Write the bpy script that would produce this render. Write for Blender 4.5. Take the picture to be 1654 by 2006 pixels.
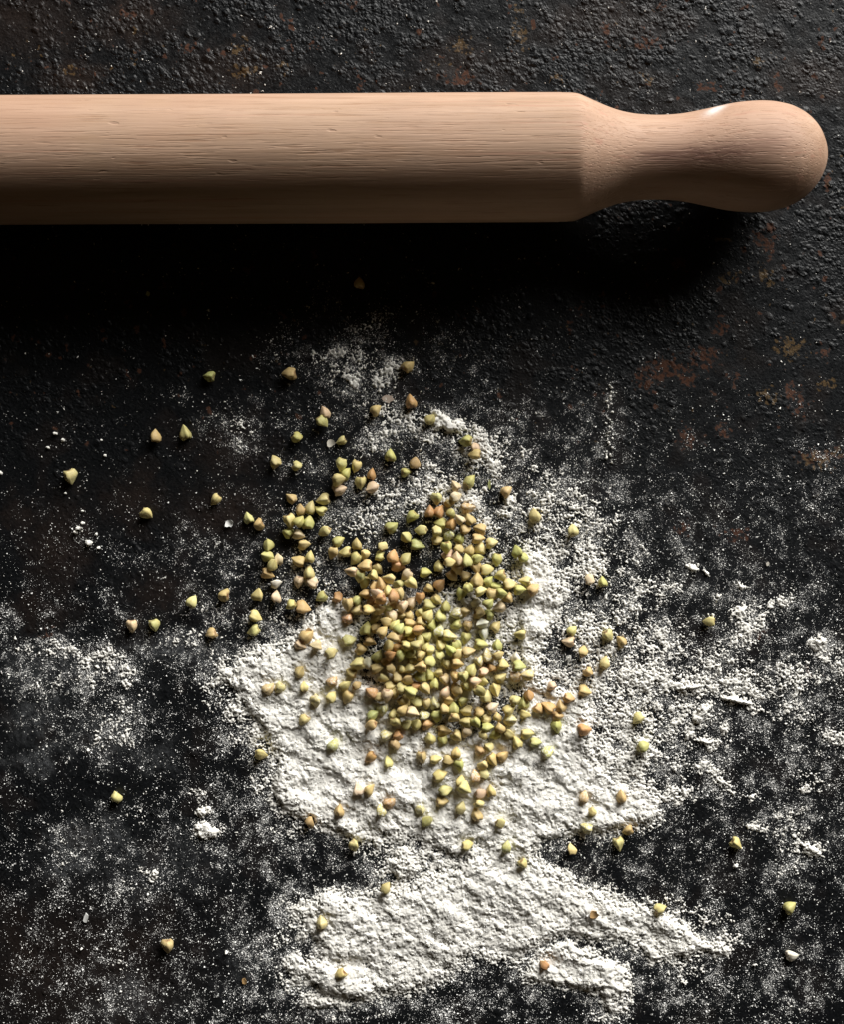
import bpy, math
import numpy as np
from mathutils import Matrix, Vector, Euler

for o in list(bpy.data.objects): bpy.data.objects.remove(o)
SC = bpy.context.scene
COL = SC.collection
RAD = math.radians
S = 0.0002                      # metres of tray per photograph pixel
CX, CY = 827.0, 1003.0
H_CAM = 0.50
def WX(px): return (np.asarray(px, float) - CX) * S
def WY(py): return (CY - np.asarray(py, float)) * S

# ------------------------------------------------------------------ camera
cd = bpy.data.cameras.new('camera'); cam = bpy.data.objects.new('camera', cd); COL.objects.link(cam)
cam.location = (0, 0, H_CAM); cam.rotation_euler = (0, 0, 0)
cd.sensor_fit = 'VERTICAL'; cd.sensor_height = 24.0
cd.lens = 24.0 * H_CAM / (2006 * S)
cd.clip_start = 0.01; cd.clip_end = 50
SC.camera = cam

# ------------------------------------------------------------------ dim room light
w = bpy.data.worlds.new('World'); SC.world = w; w.use_nodes = True
bg = w.node_tree.nodes['Background']
bg.inputs[0].default_value = (1.0, 0.70, 0.34, 1); bg.inputs[1].default_value = 0.018

# ------------------------------------------------------------------ the window: one broad low light
AZ, EL, DIST = 28.0, 23.5, 2.4
ld = bpy.data.lights.new('window_light', 'AREA'); ld.shape = 'RECTANGLE'
ld.size = 2.0; ld.size_y = 1.05; ld.energy = 152; ld.color = (1.0, 0.985, 0.955)
win = bpy.data.objects.new('window_light', ld); COL.objects.link(win)
d = Vector((math.sin(RAD(AZ)) * math.cos(RAD(EL)), math.cos(RAD(AZ)) * math.cos(RAD(EL)), math.sin(RAD(EL))))
win.location = d * DIST
win.rotation_euler = d.to_track_quat('Z', 'Y').to_euler()

vs = SC.view_settings
vs.view_transform = 'Standard'; vs.look = 'None'; vs.exposure = 0; vs.gamma = 1
vs.use_curve_mapping = False

rng = np.random.default_rng(7)

# ------------------------------------------------------------------ helpers
def tag(o, label=None, cat=None, group=None, kind=None):
    if label: o['label'] = label
    if cat: o['category'] = cat
    if group: o['group'] = group
    if kind: o['kind'] = kind
    return o

def mesh_np(name, co, faces, mat, smooth=True, attrs=None):
    """faces: (n,k) int array, all the same size"""
    me = bpy.data.meshes.new(name)
    n, k = faces.shape
    me.vertices.add(len(co)); me.vertices.foreach_set('co', np.ascontiguousarray(co, np.float32).ravel())
    me.loops.add(n * k); me.loops.foreach_set('vertex_index', np.ascontiguousarray(faces, np.int32).ravel())
    me.polygons.add(n); me.polygons.foreach_set('loop_start', np.arange(0, n * k, k, dtype=np.int32))
    me.polygons.foreach_set('use_smooth', np.full(n, smooth))
    for an, av in (attrs or {}).items():
        if av.ndim == 1:
            a = me.attributes.new(an, 'FLOAT', 'POINT'); a.data.foreach_set('value', av.astype(np.float32))
        else:
            a = me.attributes.new(an, 'FLOAT_COLOR', 'POINT')
            a.data.foreach_set('color', np.c_[av, np.ones(len(av))].astype(np.float32).ravel())
    me.update(calc_edges=True)
    if mat: me.materials.append(mat)
    return me

def obj(name, me, parent=None):
    o = bpy.data.objects.new(name, me); COL.objects.link(o)
    if parent: o.parent = parent
    return o

class NT:
    def __init__(self, name):
        self.m = bpy.data.materials.new(name); self.m.use_nodes = True
        self.t = self.m.node_tree; self.b = self.t.nodes['Principled BSDF']
    def n(self, kind, **kw):
        nd = self.t.nodes.new('ShaderNode' + kind)
        for k, v in kw.items():
            if k in nd.inputs: nd.inputs[k].default_value = v
            else: setattr(nd, k, v)
        return nd
    def l(self, a, b): self.t.links.new(a, b)
    def noise(self, vec, scale, detail=4, rough=0.55):
        nd = self.n('TexNoise', Scale=scale, Detail=detail, Roughness=rough)
        if vec is not None: self.l(vec, nd.inputs['Vector'])
        return nd.outputs['Fac']
    def math(self, op, a, b=None, clamp=False):
        nd = self.n('Math', operation=op, use_clamp=clamp)
        for i, v in enumerate((a, b)):
            if v is None: continue
            if isinstance(v, (int, float)): nd.inputs[i].default_value = v
            else: self.l(v, nd.inputs[i])
        return nd.outputs[0]
    def ramp(self, fac, stops):
        nd = self.n('ValToRGB'); cr = nd.color_ramp
        while len(cr.elements) < len(stops): cr.elements.new(0.5)
        for e, (p, c) in zip(cr.elements, stops):
            e.position = p; e.color = (*c, 1) if not isinstance(c, (int, float)) else (c, c, c, 1)
        self.l(fac, nd.inputs[0]); return nd.outputs[0]
    def mix(self, fac, a, b, blend='MIX'):
        nd = self.n('Mix', data_type='RGBA', blend_type=blend)
        for sock, v in ((nd.inputs[0], fac), (nd.inputs[6], a), (nd.inputs[7], b)):
            if isinstance(v, (int, float)): sock.default_value = v
            elif isinstance(v, tuple): sock.default_value = (*v, 1)
            else: self.l(v, sock)
        return nd.outputs[2]
    def attr(self, name, out='Fac', typ='GEOMETRY'):
        nd = self.n('Attribute', attribute_name=name, attribute_type=typ); return nd.outputs[out]
    def bump(self, h, strength, dist, normal=None):
        nd = self.n('Bump', Strength=strength, Distance=dist); self.l(h, nd.inputs['Height'])
        if normal is not None: self.l(normal, nd.inputs['Normal'])
        return nd.outputs[0]
    def objco(self, scale=(1, 1, 1)):
        tc = self.n('TexCoord'); mp = self.n('Mapping'); mp.inputs['Scale'].default_value = scale
        self.l(tc.outputs['Object'], mp.inputs[0]); return mp.outputs[0]

# ------------------------------------------------------------------ fields in photograph pixels
STEP = 1.8
PX0, PY0 = -90.0, -90.0
NX, NY = 1020, 1216
gx = PX0 + STEP * np.arange(NX); gy = PY0 + STEP * np.arange(NY)
GX, GY = np.meshgrid(gx, gy)          # [row=y, col=x]
fxx = np.fft.fftfreq(NX, STEP)[None, :]; fyy = np.fft.fftfreq(NY, STEP)[:, None]
FR = np.sqrt(fxx ** 2 + fyy ** 2) + 1e-9
def noise(lo, hi, beta=1.0, aniso=None):
    """band noise, wavelengths lo..hi in px, unit deviation"""
    f = FR
    if aniso:
        a, s = aniso
        f = np.sqrt((fxx * math.cos(a) + fyy * math.sin(a)) ** 2 * s * s + (fyy * math.cos(a) - fxx * math.sin(a)) ** 2) + 1e-9
    spec = f ** (-beta) * np.exp(-(f * lo * 0.7) ** 4) * (1 - np.exp(-(f * hi) ** 4))
    z = np.fft.ifft2(np.fft.fft2(rng.standard_normal((NY, NX))) * spec).real
    return (z - z.mean()) / z.std()
def blur(a, sig):
    return np.fft.ifft2(np.fft.fft2(a) * np.exp(-2 * (math.pi * sig) ** 2 * (fxx ** 2 + fyy ** 2))).real
def sstep(a, b, x):
    t = np.clip((x - a) / (b - a), 0, 1); return t * t * (3 - 2 * t)
def sample(F, px, py):
    u = (np.asarray(px) - PX0) / STEP; v = (np.asarray(py) - PY0) / STEP
    i = np.floor(u).astype(int); j = np.floor(v).astype(int); fu = u - i; fv = v - j
    i0, i1, j0, j1 = i % NX, (i + 1) % NX, j % NY, (j + 1) % NY
    return (F[j0, i0] * (1 - fu) + F[j0, i1] * fu) * (1 - fv) + (F[j1, i0] * (1 - fu) + F[j1, i1] * fu) * fv
def blobs(L, WXn, WYn):
    D = np.zeros((NY, NX))
    for (x, y, sx, sy, r, a) in L:
        c, s_ = math.cos(RAD(r)), math.sin(RAD(r))
        R_ = max(sx, sy) * 2.1 + 60
        b = (slice(max(int((y - R_ - PY0) / STEP), 0), max(int((y + R_ - PY0) / STEP), 0)), slice(max(int((x - R_ - PX0) / STEP), 0), max(int((x + R_ - PX0) / STEP), 0)))
        dx, dy = GX[b] + WXn[b] - x, GY[b] + WYn[b] - y
        u = (dx * c + dy * s_) / sx; v = (-dx * s_ + dy * c) / sy
        D[b] = np.maximum(D[b], a * np.exp(-(u * u + v * v) ** 1.3))
    return D
def poly(P, sig, wx, wy):
    X, Y = GX + wx, GY + wy
    ins = np.zeros((NY, NX), bool); n = len(P)
    for k in range(n):
        (x1, y1), (x2, y2) = P[k], P[(k + 1) % n]
        if y1 == y2: continue
        ins ^= ((y1 > Y) != (y2 > Y)) & (X < (x2 - x1) * (Y - y1) / (y2 - y1) + x1)
    return blur(ins.astype(float), sig)

# ------------------------------------------------------------------ tray surface
big = noise(60, 500, 1.6); med = noise(20, 120, 1.3)
peb2 = noise(4.0, 9, 0.3)
rough_mask = sstep(-0.55, 0.85, big + 0.8 * med)
pebz = np.zeros((NY, NX))
npb = 75000
pxs = rng.uniform(PX0 + 15, PX0 + STEP * NX - 15, npb); pys = PY0 + 15 + (STEP * NY - 30) * rng.random(npb) ** 1.25
prs = np.clip(rng.lognormal(math.log(2.7), 0.42, npb), 1.8, 8.0); pel = rng.uniform(0.65, 1.0, npb); pth = rng.uniform(0, math.pi, npb)
phh = prs * rng.uniform(0.35, 0.75, npb); psx = rng.normal(0, 0.28, npb); psy = rng.normal(0, 0.28, npb)
pkeep = rng.random(npb) < 0.05 + 0.95 * sample(rough_mask, pxs, pys)
for x, y, r, e, t, hh, tx, ty in zip(pxs[pkeep], pys[pkeep], prs[pkeep], pel[pkeep], pth[pkeep], phh[pkeep], psx[pkeep], psy[pkeep]):
    a0 = int((x - PX0) / STEP); b0 = int((y - PY0) / STEP); k = int(r / STEP) + 2
    sb = (slice(max(b0 - k, 0), b0 + k + 1), slice(max(a0 - k, 0), a0 + k + 1))
    dx = GX[sb] - x; dy = GY[sb] - y; c = math.cos(t); q = math.sin(t)
    u = dx * c + dy * q; v = (dy * c - dx * q) / e
    d = np.maximum(np.abs(u) * 0.9 + np.abs(v) * 0.25, np.abs(v) * 0.95 + np.abs(u) * 0.2) / r     # angular flakes
    f = np.clip((1 - d) * 2.6, 0, 1) * hh * (1 + (tx * dx + ty * dy) / r)
    pebz[sb] = np.maximum(pebz[sb], f)
pit = sstep(1.5, 2.4, noise(5, 16, 0.6))
tray_h = 0.000100 * pebz - 0.00014 * pit + 0.00005 * peb2 * (0.3 + 0.7 * rough_mask) + 0.00006 * med - 0.00012
tray_h *= 0.55 + 0.45 * sstep(900, 500, GY)      # flatter, worn metal where the flour lies

RUST = [(1415,640,20,14),(1380,700,30,22),(1310,722,45,22),(1275,745,32,18),(1440,735,13,11),(1350,740,22,12),
        (1508,478,14,30),(1490,470,12,12),(1552,770,12,22),(1570,795,10,26),(1610,895,45,16),(1345,860,14,26),
        (1270,82,22,16),(1402,170,16,10),(1375,168,10,8),(1612,82,8,14),(1300,10,14,10),(1524,165,12,8),
        (900,150,30,14),(560,40,10,12),(370,88,14,9),(250,25,14,10),(612,82,9,9),(565,95,8,8),(1440,1045,24,13),
        (1340,1035,14,8),(85,1235,14,9),(265,425,10,8),(715,165,12,6),(1195,55,12,10),(690,10,10,8),(1420,845,10,16),
        (1140,605,12,8),(1330,520,10,14),(1610,690,8,10),(1590,1320,16,8),(1500,1240,12,9),(470,1385,12,8)]
OCHRE = [(1548,680,32,20),(1500,540,12,20),(1600,905,40,10),(1635,885,18,10),(905,90,18,20),(850,128,8,12),(1018,62,12,30),
         (270,65,5,8),(478,140,26,12),(468,92,20,12),(130,140,18,10),(1490,120,16,12),(1415,470,14,10),(1430,545,22,10),
         (80,110,6,6),(1275,155,12,9),(1510,780,20,10),(545,130,16,8),(1020,15,8,10),(1090,150,14,8),(720,50,8,7),
         (20,115,10,8),(260,118,6,5),(1625,750,18,10),(1500,775,12,14)]
BROWN = [(60,40,110,60),(260,40,90,40),(140,150,60,30),(450,130,90,40),(120,1050,50,70),(450,880,60,50),(260,980,60,40),
         (320,1160,60,35),(420,1010,80,50),(80,1200,60,30),(150,1900,180,120),(1600,150,80,40),(1200,40,120,40),(900,120,70,40),(40,1010,40,30)]
w1, w2 = noise(8, 50, 1.2) * 7, noise(8, 50, 1.2) * 7
def patches(L, a): return blobs([(x, y, sx * 1.15, sy * 1.15, 0, a) for (x, y, sx, sy) in L], w1, w2)
rn = noise(4, 30, 0.9)
rust = np.clip(patches(RUST, 1.0) * (0.75 + 0.35 * rn), 0, 1)
rust = np.maximum(rust, 0.8 * sstep(1.9, 2.6, noise(14, 80, 1.2) + 0.3 * rn) * sstep(1000, 800, GY))
ochre = np.clip(patches(OCHRE, 1.0) * (0.7 + 0.4 * rn), 0, 1)
ochre = np.maximum(ochre, 0.7 * sstep(2.2, 2.9, noise(10, 40, 1.0) + 0.3 * rn) * sstep(1000, 800, GY))
brown = np.clip(patches(BROWN, 0.8) + 0.35 * sstep(0.3, 1.6, noise(50, 300, 1.4)), 0, 1)

m = NT('rusted_black_metal')
oc = m.objco()
n1 = m.noise(oc, 900, 6, 0.65); n2 = m.noise(oc, 2600, 4, 0.6); n3 = m.noise(oc, 60, 4, 0.6)
base = m.ramp(n1, [(0.3, (0.0022, 0.0027, 0.0033)), (0.55, (0.0046, 0.0053, 0.0062)), (0.8, (0.012, 0.0123, 0.0126))])
base = m.mix(m.math('MULTIPLY', m.attr('brown'), m.math('MULTIPLY', n1, 1.3, True)), base, (0.020, 0.013, 0.010))
n4 = m.noise(oc, 420, 5, 0.7)
def broken(a): return m.ramp(m.math('ADD', m.attr(a), m.math('MULTIPLY', m.math('SUBTRACT', n4, 0.5), 1.9)), [(0.42, 0.0), (0.68, 1.0)])
base = m.mix(m.math('MULTIPLY', broken('rust'), m.ramp(n2, [(0.3, 0.4), (0.6, 1.0)])), base, (0.066, 0.026, 0.013))
base = m.mix(m.math('MULTIPLY', broken('ochre'), m.ramp(n2, [(0.35, 0.3), (0.6, 1.0)])), base, (0.092, 0.058, 0.025))
film = m.math('MULTIPLY', m.attr('film'), m.ramp(n2, [(0.38, 0.15), (0.62, 1.0)]))
base = m.mix(film, base, (0.50, 0.52, 0.54))
m.l(base, m.b.inputs['Base Color'])
rr = m.ramp(n1, [(0.3, 0.30), (0.7, 0.52)])
rr = m.mix(m.math('MAXIMUM', m.attr('rust'), m.attr('film')), rr, (0.9, 0.9, 0.9))
m.l(rr, m.b.inputs['Roughness'])
m.b.inputs['Specular IOR Level'].default_value = 0.20
bn = m.bump(n1, 0.45, 0.00035); bn = m.bump(n2, 0.35, 0.00014, bn)
m.l(bn, m.b.inputs['Normal'])
M_TRAY = m.m

# ------------------------------------------------------------------ flour fields
wa, wb = noise(25, 220, 1.5) * 16, noise(25, 220, 1.5) * 16
PILE = [(430,1305),(480,1265),(590,1232),(640,1160),(700,1170),(725,1300),(770,1390),(900,1430),(1000,1420),(1035,1340),
        (1010,1250),(1010,1080),(1080,1070),(1120,1140),(1100,1230),(1070,1320),(1140,1330),(1180,1410),(1185,1510),(1315,1545),(1285,1610),
        (1190,1645),(1060,1645),(1060,1690),(940,1690),(820,1680),(700,1640),(590,1625),(525,1560),(535,1470),(490,1400),(440,1350)]
BOTTOM = [(575,1790),(640,1745),(780,1722),(900,1690),(930,1650),(1040,1660),(1080,1690),(1140,1712),(1250,1765),(1340,1795),(1405,1850),(1385,1885),
          (1300,1878),(1215,1850),(1100,1838),(985,1890),(900,1905),(815,1950),(700,1965),(600,1935),(560,1890),(615,1850)]
FOOT = [(1020,1885),(1100,1852),(1200,1880),(1255,1930),(1225,1980),(1150,1950),(1010,1925)]
D = np.maximum.reduce([1.10 * poly(PILE, 19, wa * .6, wb * .6), 1.06 * poly(BOTTOM, 17, wa * .6, wb * .6), 1.10 * poly(FOOT, 13, wa * .6, wb * .6)])
DB = [ # x, y, sx, sy, rot, density of clumps
 (690,725,70,70,20,.40),(650,690,40,30,0,.40),(768,735,40,22,-20,.55),(690,745,26,18,0,.72),(720,640,60,20,0,.22),(560,680,20,30,60,.30),
 (800,830,110,50,20,.46),(745,860,60,40,0,.42),(880,835,34,20,25,.98),(862,815,24,14,40,.9),(762,783,14,9,0,.5),(940,880,90,45,30,.55),(960,900,50,26,30,.66),(1050,893,24,22,0,.62),(1010,820,30,20,0,.25),(1080,930,60,40,20,.3),
 (850,960,90,50,30,.50),(760,970,80,50,0,.42),(720,1020,60,50,0,.40),(1000,990,26,26,0,.70),(990,960,18,14,0,.65),(960,1030,50,50,0,.50),(1050,1030,40,50,0,.48),
 (1050,1100,60,60,60,.80),(1100,1150,40,60,20,.80),(1095,1080,40,30,-40,.75),(1140,1240,60,50,0,.62),(1180,1280,60,40,0,.60),(1220,1200,50,60,0,.44),(1170,1040,50,60,0,.42),(1240,1080,40,50,0,.42),
 (1250,1330,110,45,-10,.68),(1340,1340,90,40,-5,.62),(1440,1340,80,36,0,.58),(1400,1300,90,60,30,.45),(1470,1240,50,70,30,.52),(1460,1210,36,22,0,.62),(1520,1180,40,30,0,.45),(1605,1256,24,18,0,.72),(1620,1290,40,30,0,.5),(1510,1186,12,9,0,.9),
 (1360,1112,15,9,10,1.05),(1385,1122,12,5,40,.6),(1455,1148,14,8,20,.7),(1400,1176,14,10,0,.6),(1300,1150,40,40,0,.40),(1250,1150,30,40,0,.42),
 (1380,1395,24,9,-38,.98),(1365,1410,16,14,0,.9),(1352,1440,24,10,-50,.88),(1385,1452,36,7,12,.82),(1420,1430,10,26,-25,.66),(1440,1372,60,9,12,.78),(1490,1385,40,8,10,.6),
 (1350,1346,50,7,-8,.85),(1560,1400,50,40,0,.45),(1640,1450,40,36,0,.52),(1550,1330,70,50,20,.46),(1600,1530,40,40,0,.36),
 (1410,1530,70,16,20,.60),(1470,1560,20,16,0,.64),(1380,1500,40,40,0,.46),(1250,1460,50,60,20,.66),(1265,1440,20,26,0,.75),(1260,1490,40,40,0,.60),(1200,1430,60,50,0,.5),(1320,1560,60,30,0,.62),(1330,1480,50,50,0,.4),
 (1590,1660,44,20,30,.80),(1485,1622,36,14,15,.70),(1550,1640,60,40,0,.5),(1530,1595,18,10,0,.5),(1440,1700,14,10,0,.6),(1550,1590,30,20,0,.5),(1560,1700,40,30,0,.45),
 (190,1290,90,32,15,.50),(120,1275,40,26,0,.58),(200,1270,26,20,0,.66),(245,1330,22,36,40,.60),(60,1265,50,18,10,.42),(170,1330,60,40,0,.38),(90,1345,60,30,0,.35),(230,1420,40,50,0,.42),(250,1455,18,30,20,.45),(200,1440,30,26,0,.40),
 (403,1628,24,17,0,1.12),(395,1590,16,16,0,.80),(385,1560,26,26,0,.50),(440,1570,18,14,0,.4),(300,1710,22,18,40,.62),(282,1690,14,9,0,.6),(240,1740,40,22,-15,.45),(270,1590,30,30,0,.25),(120,1660,50,40,0,.30),(150,1640,40,26,0,.3),
 (440,1320,60,36,50,.66),(500,1290,60,30,0,.62),(420,1380,60,34,40,.46),(470,1450,60,40,60,.46),(510,1530,50,34,70,.52),(560,1620,50,30,30,.55),(380,1255,70,24,0,.40),(470,1225,90,30,10,.42),(330,1260,40,20,0,.35),(470,1110,40,30,0,.30),(400,1080,50,36,0,.22),
 (600,1130,50,60,0,.52),(620,1140,30,20,10,.70),(560,1200,60,30,0,.50),(650,1080,40,40,0,.42),(640,1040,30,30,0,.28),(460,835,40,26,30,.42),(465,870,22,22,0,.45),(340,780,16,10,-40,.40),
 (850,1320,175,140,0,1.05),(900,1210,110,80,0,.96),(740,1180,80,60,0,.86),(1100,1866,100,26,0,.92),(900,1060,60,60,0,.68),(1000,1230,90,90,0,.78),(1010,1330,90,60,0,.86),(900,980,60,60,0,.62),(960,1120,70,80,0,.62),(1150,1330,90,70,0,.80),(1200,1500,90,70,0,.82),(1120,1010,70,70,0,.48),(1160,1110,60,70,0,.58),(1070,990,50,50,0,.5),(1330,1420,90,60,0,.5),(1230,1390,90,50,0,.6),(1290,1260,80,60,0,.5),(980,1672,100,40,0,1.08),(800,1690,90,30,0,.92),(760,1650,70,30,0,.9),(440,1325,44,34,0,.98),(470,1390,40,40,0,.85),(510,1450,36,40,0,.85),(870,1690,100,30,0,.9),(600,1800,50,40,0,.85),(590,1900,50,45,0,.95),(640,1955,70,26,0,.9),(1190,1960,60,30,30,.95),(1400,1860,50,30,20,.9),(1000,1875,80,22,0,.72),
 (590,1890,60,50,0,.72),(560,1850,40,40,0,.5),(570,1790,40,36,0,.55),(1430,1840,50,24,20,.70),(1390,1790,50,26,20,.55),(1330,1760,60,24,20,.42),(1330,1900,60,40,0,.46),(1250,1850,50,16,10,.7),(900,1900,60,20,-10,.6),(1110,1860,60,16,0,.5),
 (640,1990,20,12,0,.6),(740,1985,30,12,0,.5),(1545,1960,30,30,0,.32),(690,1700,60,20,0,.25),(880,1660,60,20,0,.7),(760,1600,60,30,0,.8),(220,1960,60,40,0,.28),(240,1880,40,40,0,.25),
 (1195,790,8,22,8,.40),(1193,840,8,26,0,.36),(1190,895,9,16,0,.42),(1640,1300,30,60,0,.4),(1130,950,16,10,70,.5)]
for (ix, iy, r) in [(328,967,4),(287,935,4.5),(248,1007,4),(430,1403,5),(410,1430,6.5),(393,1450,5),(463,1508,8),(503,1463,4),(515,1533,4),(0,1140,5),(532,968,3),(548,1050,3),(430,1340,3),(341,1247,3)]:
    DB.append((ix / 2.674, 500 + iy / 2.674, r * 1.0, r * 0.8, 0, 1.25))
DB += [(172,1470,5,4,0,.9),(136,1808,6,4,0,.7),(290,1752,4,3,0,1.1),(160,1858,3,3,0,1.1),(443,1865,3,3,0,1.1),(1443,1695,9,6,0,.9),(1480,1890,5,4,10,.9)]
DB = [(x, y, a, b, r, v + (0.08 if x < 330 and 1200 < y < 1480 else 0) + (0.17 if v < 0.75 and ((x > 1130 and 1100 < y < 1600) or (y < 1060 and x > 640)) else 0)) for (x, y, a, b, r, v) in DB]
CRUMBS = [(1380,1393,22,8,-40,1.15),(1368,1408,14,11,0,1.1),(1350,1440,22,7,-55,1.05),(1388,1453,34,5,10,1.0),(1424,1428,7,24,-28,.85),(1440,1371,58,6,12,.98),(1350,1346,48,5,-8,1.0),
 (1360,1111,15,9,10,1.15),(1384,1122,10,4,40,.9),(1455,1149,14,7,20,.9),(1510,1186,12,8,0,1.05),(1605,1256,20,12,0,.95),(1590,1662,40,12,30,.95),(1485,1622,30,8,12,.9),(1000,985,16,18,0,1.0),(880,832,30,17,25,1.12),(860,812,20,9,45,1.0),(1443,1697,8,6,0,1.0),
 (403,1630,23,15,0,1.15),(395,1592,14,14,0,.9),(303,1710,9,9,40,1.0)]
for k_ in range(26): CRUMBS.append((1195 + 6 * math.sin(k_ * 2.3), 752 + k_ * 6.2 + 3 * math.cos(k_ * 5.1), 2.6 + 1.2 * math.sin(k_ * 1.7), 2.4, 0, 1.1))
zero_w = np.zeros((NY, NX))
D = np.maximum(D, blobs([b for b in DB if b[2] >= 12], wa * 0.5, wb * 0.5))
D = np.maximum(D, blobs([b for b in DB if b[2] < 12] + CRUMBS, zero_w, zero_w))

nm = noise(9, 50, 1.0); nf = noise(3.8, 12, 0.4); nb = noise(40, 180, 1.3, aniso=(0.45, 1.8)); nl = noise(18, 60, 1.0)
wn = rng.standard_normal((NY, NX))
s_ = 1.5 * D - 0.95 + 0.22 * nm + 0.27 * nf + 0.05 * nb
s_ += 0.5 * sstep(1.0, 1.2, D)
thick = sstep(0.66, 1.03, D)
ss = np.clip(s_, 0, 0.45)
scarp = sstep(-0.25, 0.35, nl + 0.5 * nb) 
lump = 0.00042 * nb + 0.00010 * nm + 0.00042 * scarp
flour_h = 0.00034 * sstep(0, 0.4, s_) + 0.00040 * ss + thick * (0.0008 + lump) + 0.00005 * nf + 0.000045 * wn
flour_h = np.where(s_ > 0, np.maximum(flour_h, 0.00010 + 0.0004 * ss), np.maximum(0.0012 * s_, -0.0006))

# fine dust: expected share of the ground covered by loose grains
DUST = [(880,1350,430,420,0,.24),(1350,1420,340,330,0,.20),(300,1600,420,360,0,.055),(170,1310,170,70,0,.26),(220,1420,90,80,0,.20),(250,1750,300,260,0,.085),(280,1720,110,60,0,.17),
        (830,900,200,200,0,.20),(700,740,130,110,0,.16),(740,830,110,70,0,.25),(900,880,170,110,20,.34),(1100,1010,180,160,30,.34),(1250,1150,200,200,0,.24),(1450,1230,220,160,0,.24),(1620,980,110,90,0,.16),(1600,930,60,30,0,.25),
        (1300,1380,260,150,0,.36),(1550,1400,160,200,0,.26),(1500,1600,200,140,0,.20),(1580,1680,110,90,0,.28),(1450,1830,150,150,0,.17),(1560,1920,120,110,0,.24),(1300,1930,160,90,0,.24),(1300,1700,260,110,0,.17),
        (450,1400,110,200,0,.34),(520,1560,90,120,0,.36),(620,1690,160,70,0,.22),(560,1850,100,120,0,.36),(620,1980,260,60,0,.20),(950,1960,200,70,0,.28),(230,1930,240,120,0,.12),(480,1200,160,80,0,.20),(420,1090,110,50,0,.15),
        (560,1050,120,100,0,.10),(1195,830,14,80,0,.45),(460,850,50,50,0,.16),(400,1600,90,70,0,.24),(700,1000,150,120,0,.28),(100,1270,120,60,0,.28),(350,1270,120,60,0,.20),(150,1100,300,120,0,.035),(1300,850,250,120,0,.03),(300,850,300,120,0,.008),
        (800,620,260,60,0,.02),(1400,1010,250,90,0,.10)]
CLEAR = [(375,1370,90,50,10,.9),(390,1480,80,90,0,.75),(190,1545,140,45,0,.8),(330,1600,60,50,0,.4),(620,1660,120,28,8,.35),(1380,1760,200,60,10,.35),(1380,1620,160,50,10,.3),(150,1570,150,30,0,.5),(1640,1850,80,80,0,.4),(1290,1410,50,30,0,.3),(1000,1930,60,20,0,.3)]
G = blobs(DUST, wa * 2, wb * 2) 
G = np.maximum(G, 0.72 * np.clip(blur(D, 14), 0, 1))
cn = noise(14, 110, 1.1)
G = G * np.clip(0.52 * np.exp(0.95 * cn), 0.05, 2.6) * (1 - blobs(CLEAR, wa, wb))
film_f = np.clip(0.20 * np.clip(blur(G, 5), 0, 0.8) + 0.26 * blobs([(330,1270,50,24,0,.8),(60,1400,60,30,0,.6),(90,1480,50,26,0,.6),(130,1680,60,40,-30,.6),(200,1640,50,30,-40,.6),(220,1430,60,50,0,.5),(280,1480,60,30,0,.4),(420,1290,40,20,0,.6),(250,1960,80,40,0,.5),(470,1890,60,60,0,.25),(160,1300,140,50,0,.5),(300,1700,120,60,0,.35)], wa, wb) * (0.7 + 0.4 * rn), 0, 0.6)

# ------------------------------------------------------------------ tray mesh (one sheet, finer where the photograph looks)
def axis(a, b, step, far):
    inner = np.arange(a, b + step, step); out = []
    x, st = inner[-1], step
    while x < b + far: st *= 1.12; x += st; out.append(x)
    lo = []; x, st = inner[0], step
    while x > a - far: st *= 1.12; x -= st; lo.append(x)
    return np.array(lo[::-1] + list(inner) + out)
ax = axis(-60, 1714, 2.2, 1300)

ay_t = axis(-60, 2066, 3.8, 1000); ay = np.concatenate([ay_t[ay_t < -60], np.arange(-60, 1000, 2.0), ay_t[ay_t >= 1000]])
TX, TY = np.meshgrid(ax, ay)
tz = sample(tray_h, TX, TY)
at = {k: sample(f, TX, TY).ravel() for k, f in (('rust', rust), ('ochre', ochre), ('brown', brown), ('film', film_f))}
def grid_faces(ny, nx):
    i = np.arange(ny * nx).reshape(ny, nx)
    return np.stack([i[:-1, :-1], i[1:, :-1], i[1:, 1:], i[:-1, 1:]], -1).reshape(-1, 4)
co = np.c_[WX(TX).ravel(), WY(TY).ravel(), tz.ravel()]
tray = obj('tray_surface', mesh_np('tray_surface', co, grid_faces(len(ay), len(ax)), M_TRAY, False, at))
tag(tray, 'rough black metal tray surface with rust patches', 'tray', kind='structure')

# ------------------------------------------------------------------ flour mesh
m = NT('flour')
oc = m.objco()
fn = m.noise(oc, 1500, 4, 0.65); fn2 = m.noise(oc, 4200, 2, 0.6)
m.l(m.ramp(fn, [(0.25, (0.82, 0.79, 0.715)), (0.6, (0.89, 0.87, 0.815))]), m.b.inputs['Base Color'])
m.b.inputs['Roughness'].default_value = 0.95; m.b.inputs['Specular IOR Level'].default_value = 0.15
b1 = m.bump(fn, 0.5, 0.00030); b1 = m.bump(fn2, 0.4, 0.00012, b1); m.l(b1, m.b.inputs['Normal'])
M_FLOUR = m.m
keepv = flour_h > 0
q = grid_faces(NY, NX)
kf = keepv.ravel()[q].any(1)
q = q[kf]; used = np.unique(q); remap = np.full(NX * NY, -1); remap[used] = np.arange(len(used))
jx = rng.normal(0, 0.42, len(used)); jy = rng.normal(0, 0.42, len(used))
fz = (tray_h + flour_h).ravel()[used]
co = np.c_[WX(GX.ravel()[used] + jx), WY(GY.ravel()[used] + jy), fz]
flour = obj('flour', mesh_np('flour', co, remap[q], M_FLOUR, True))
tag(flour, 'heaped and smeared white flour lying on the black tray', 'flour', kind='stuff')
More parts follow.
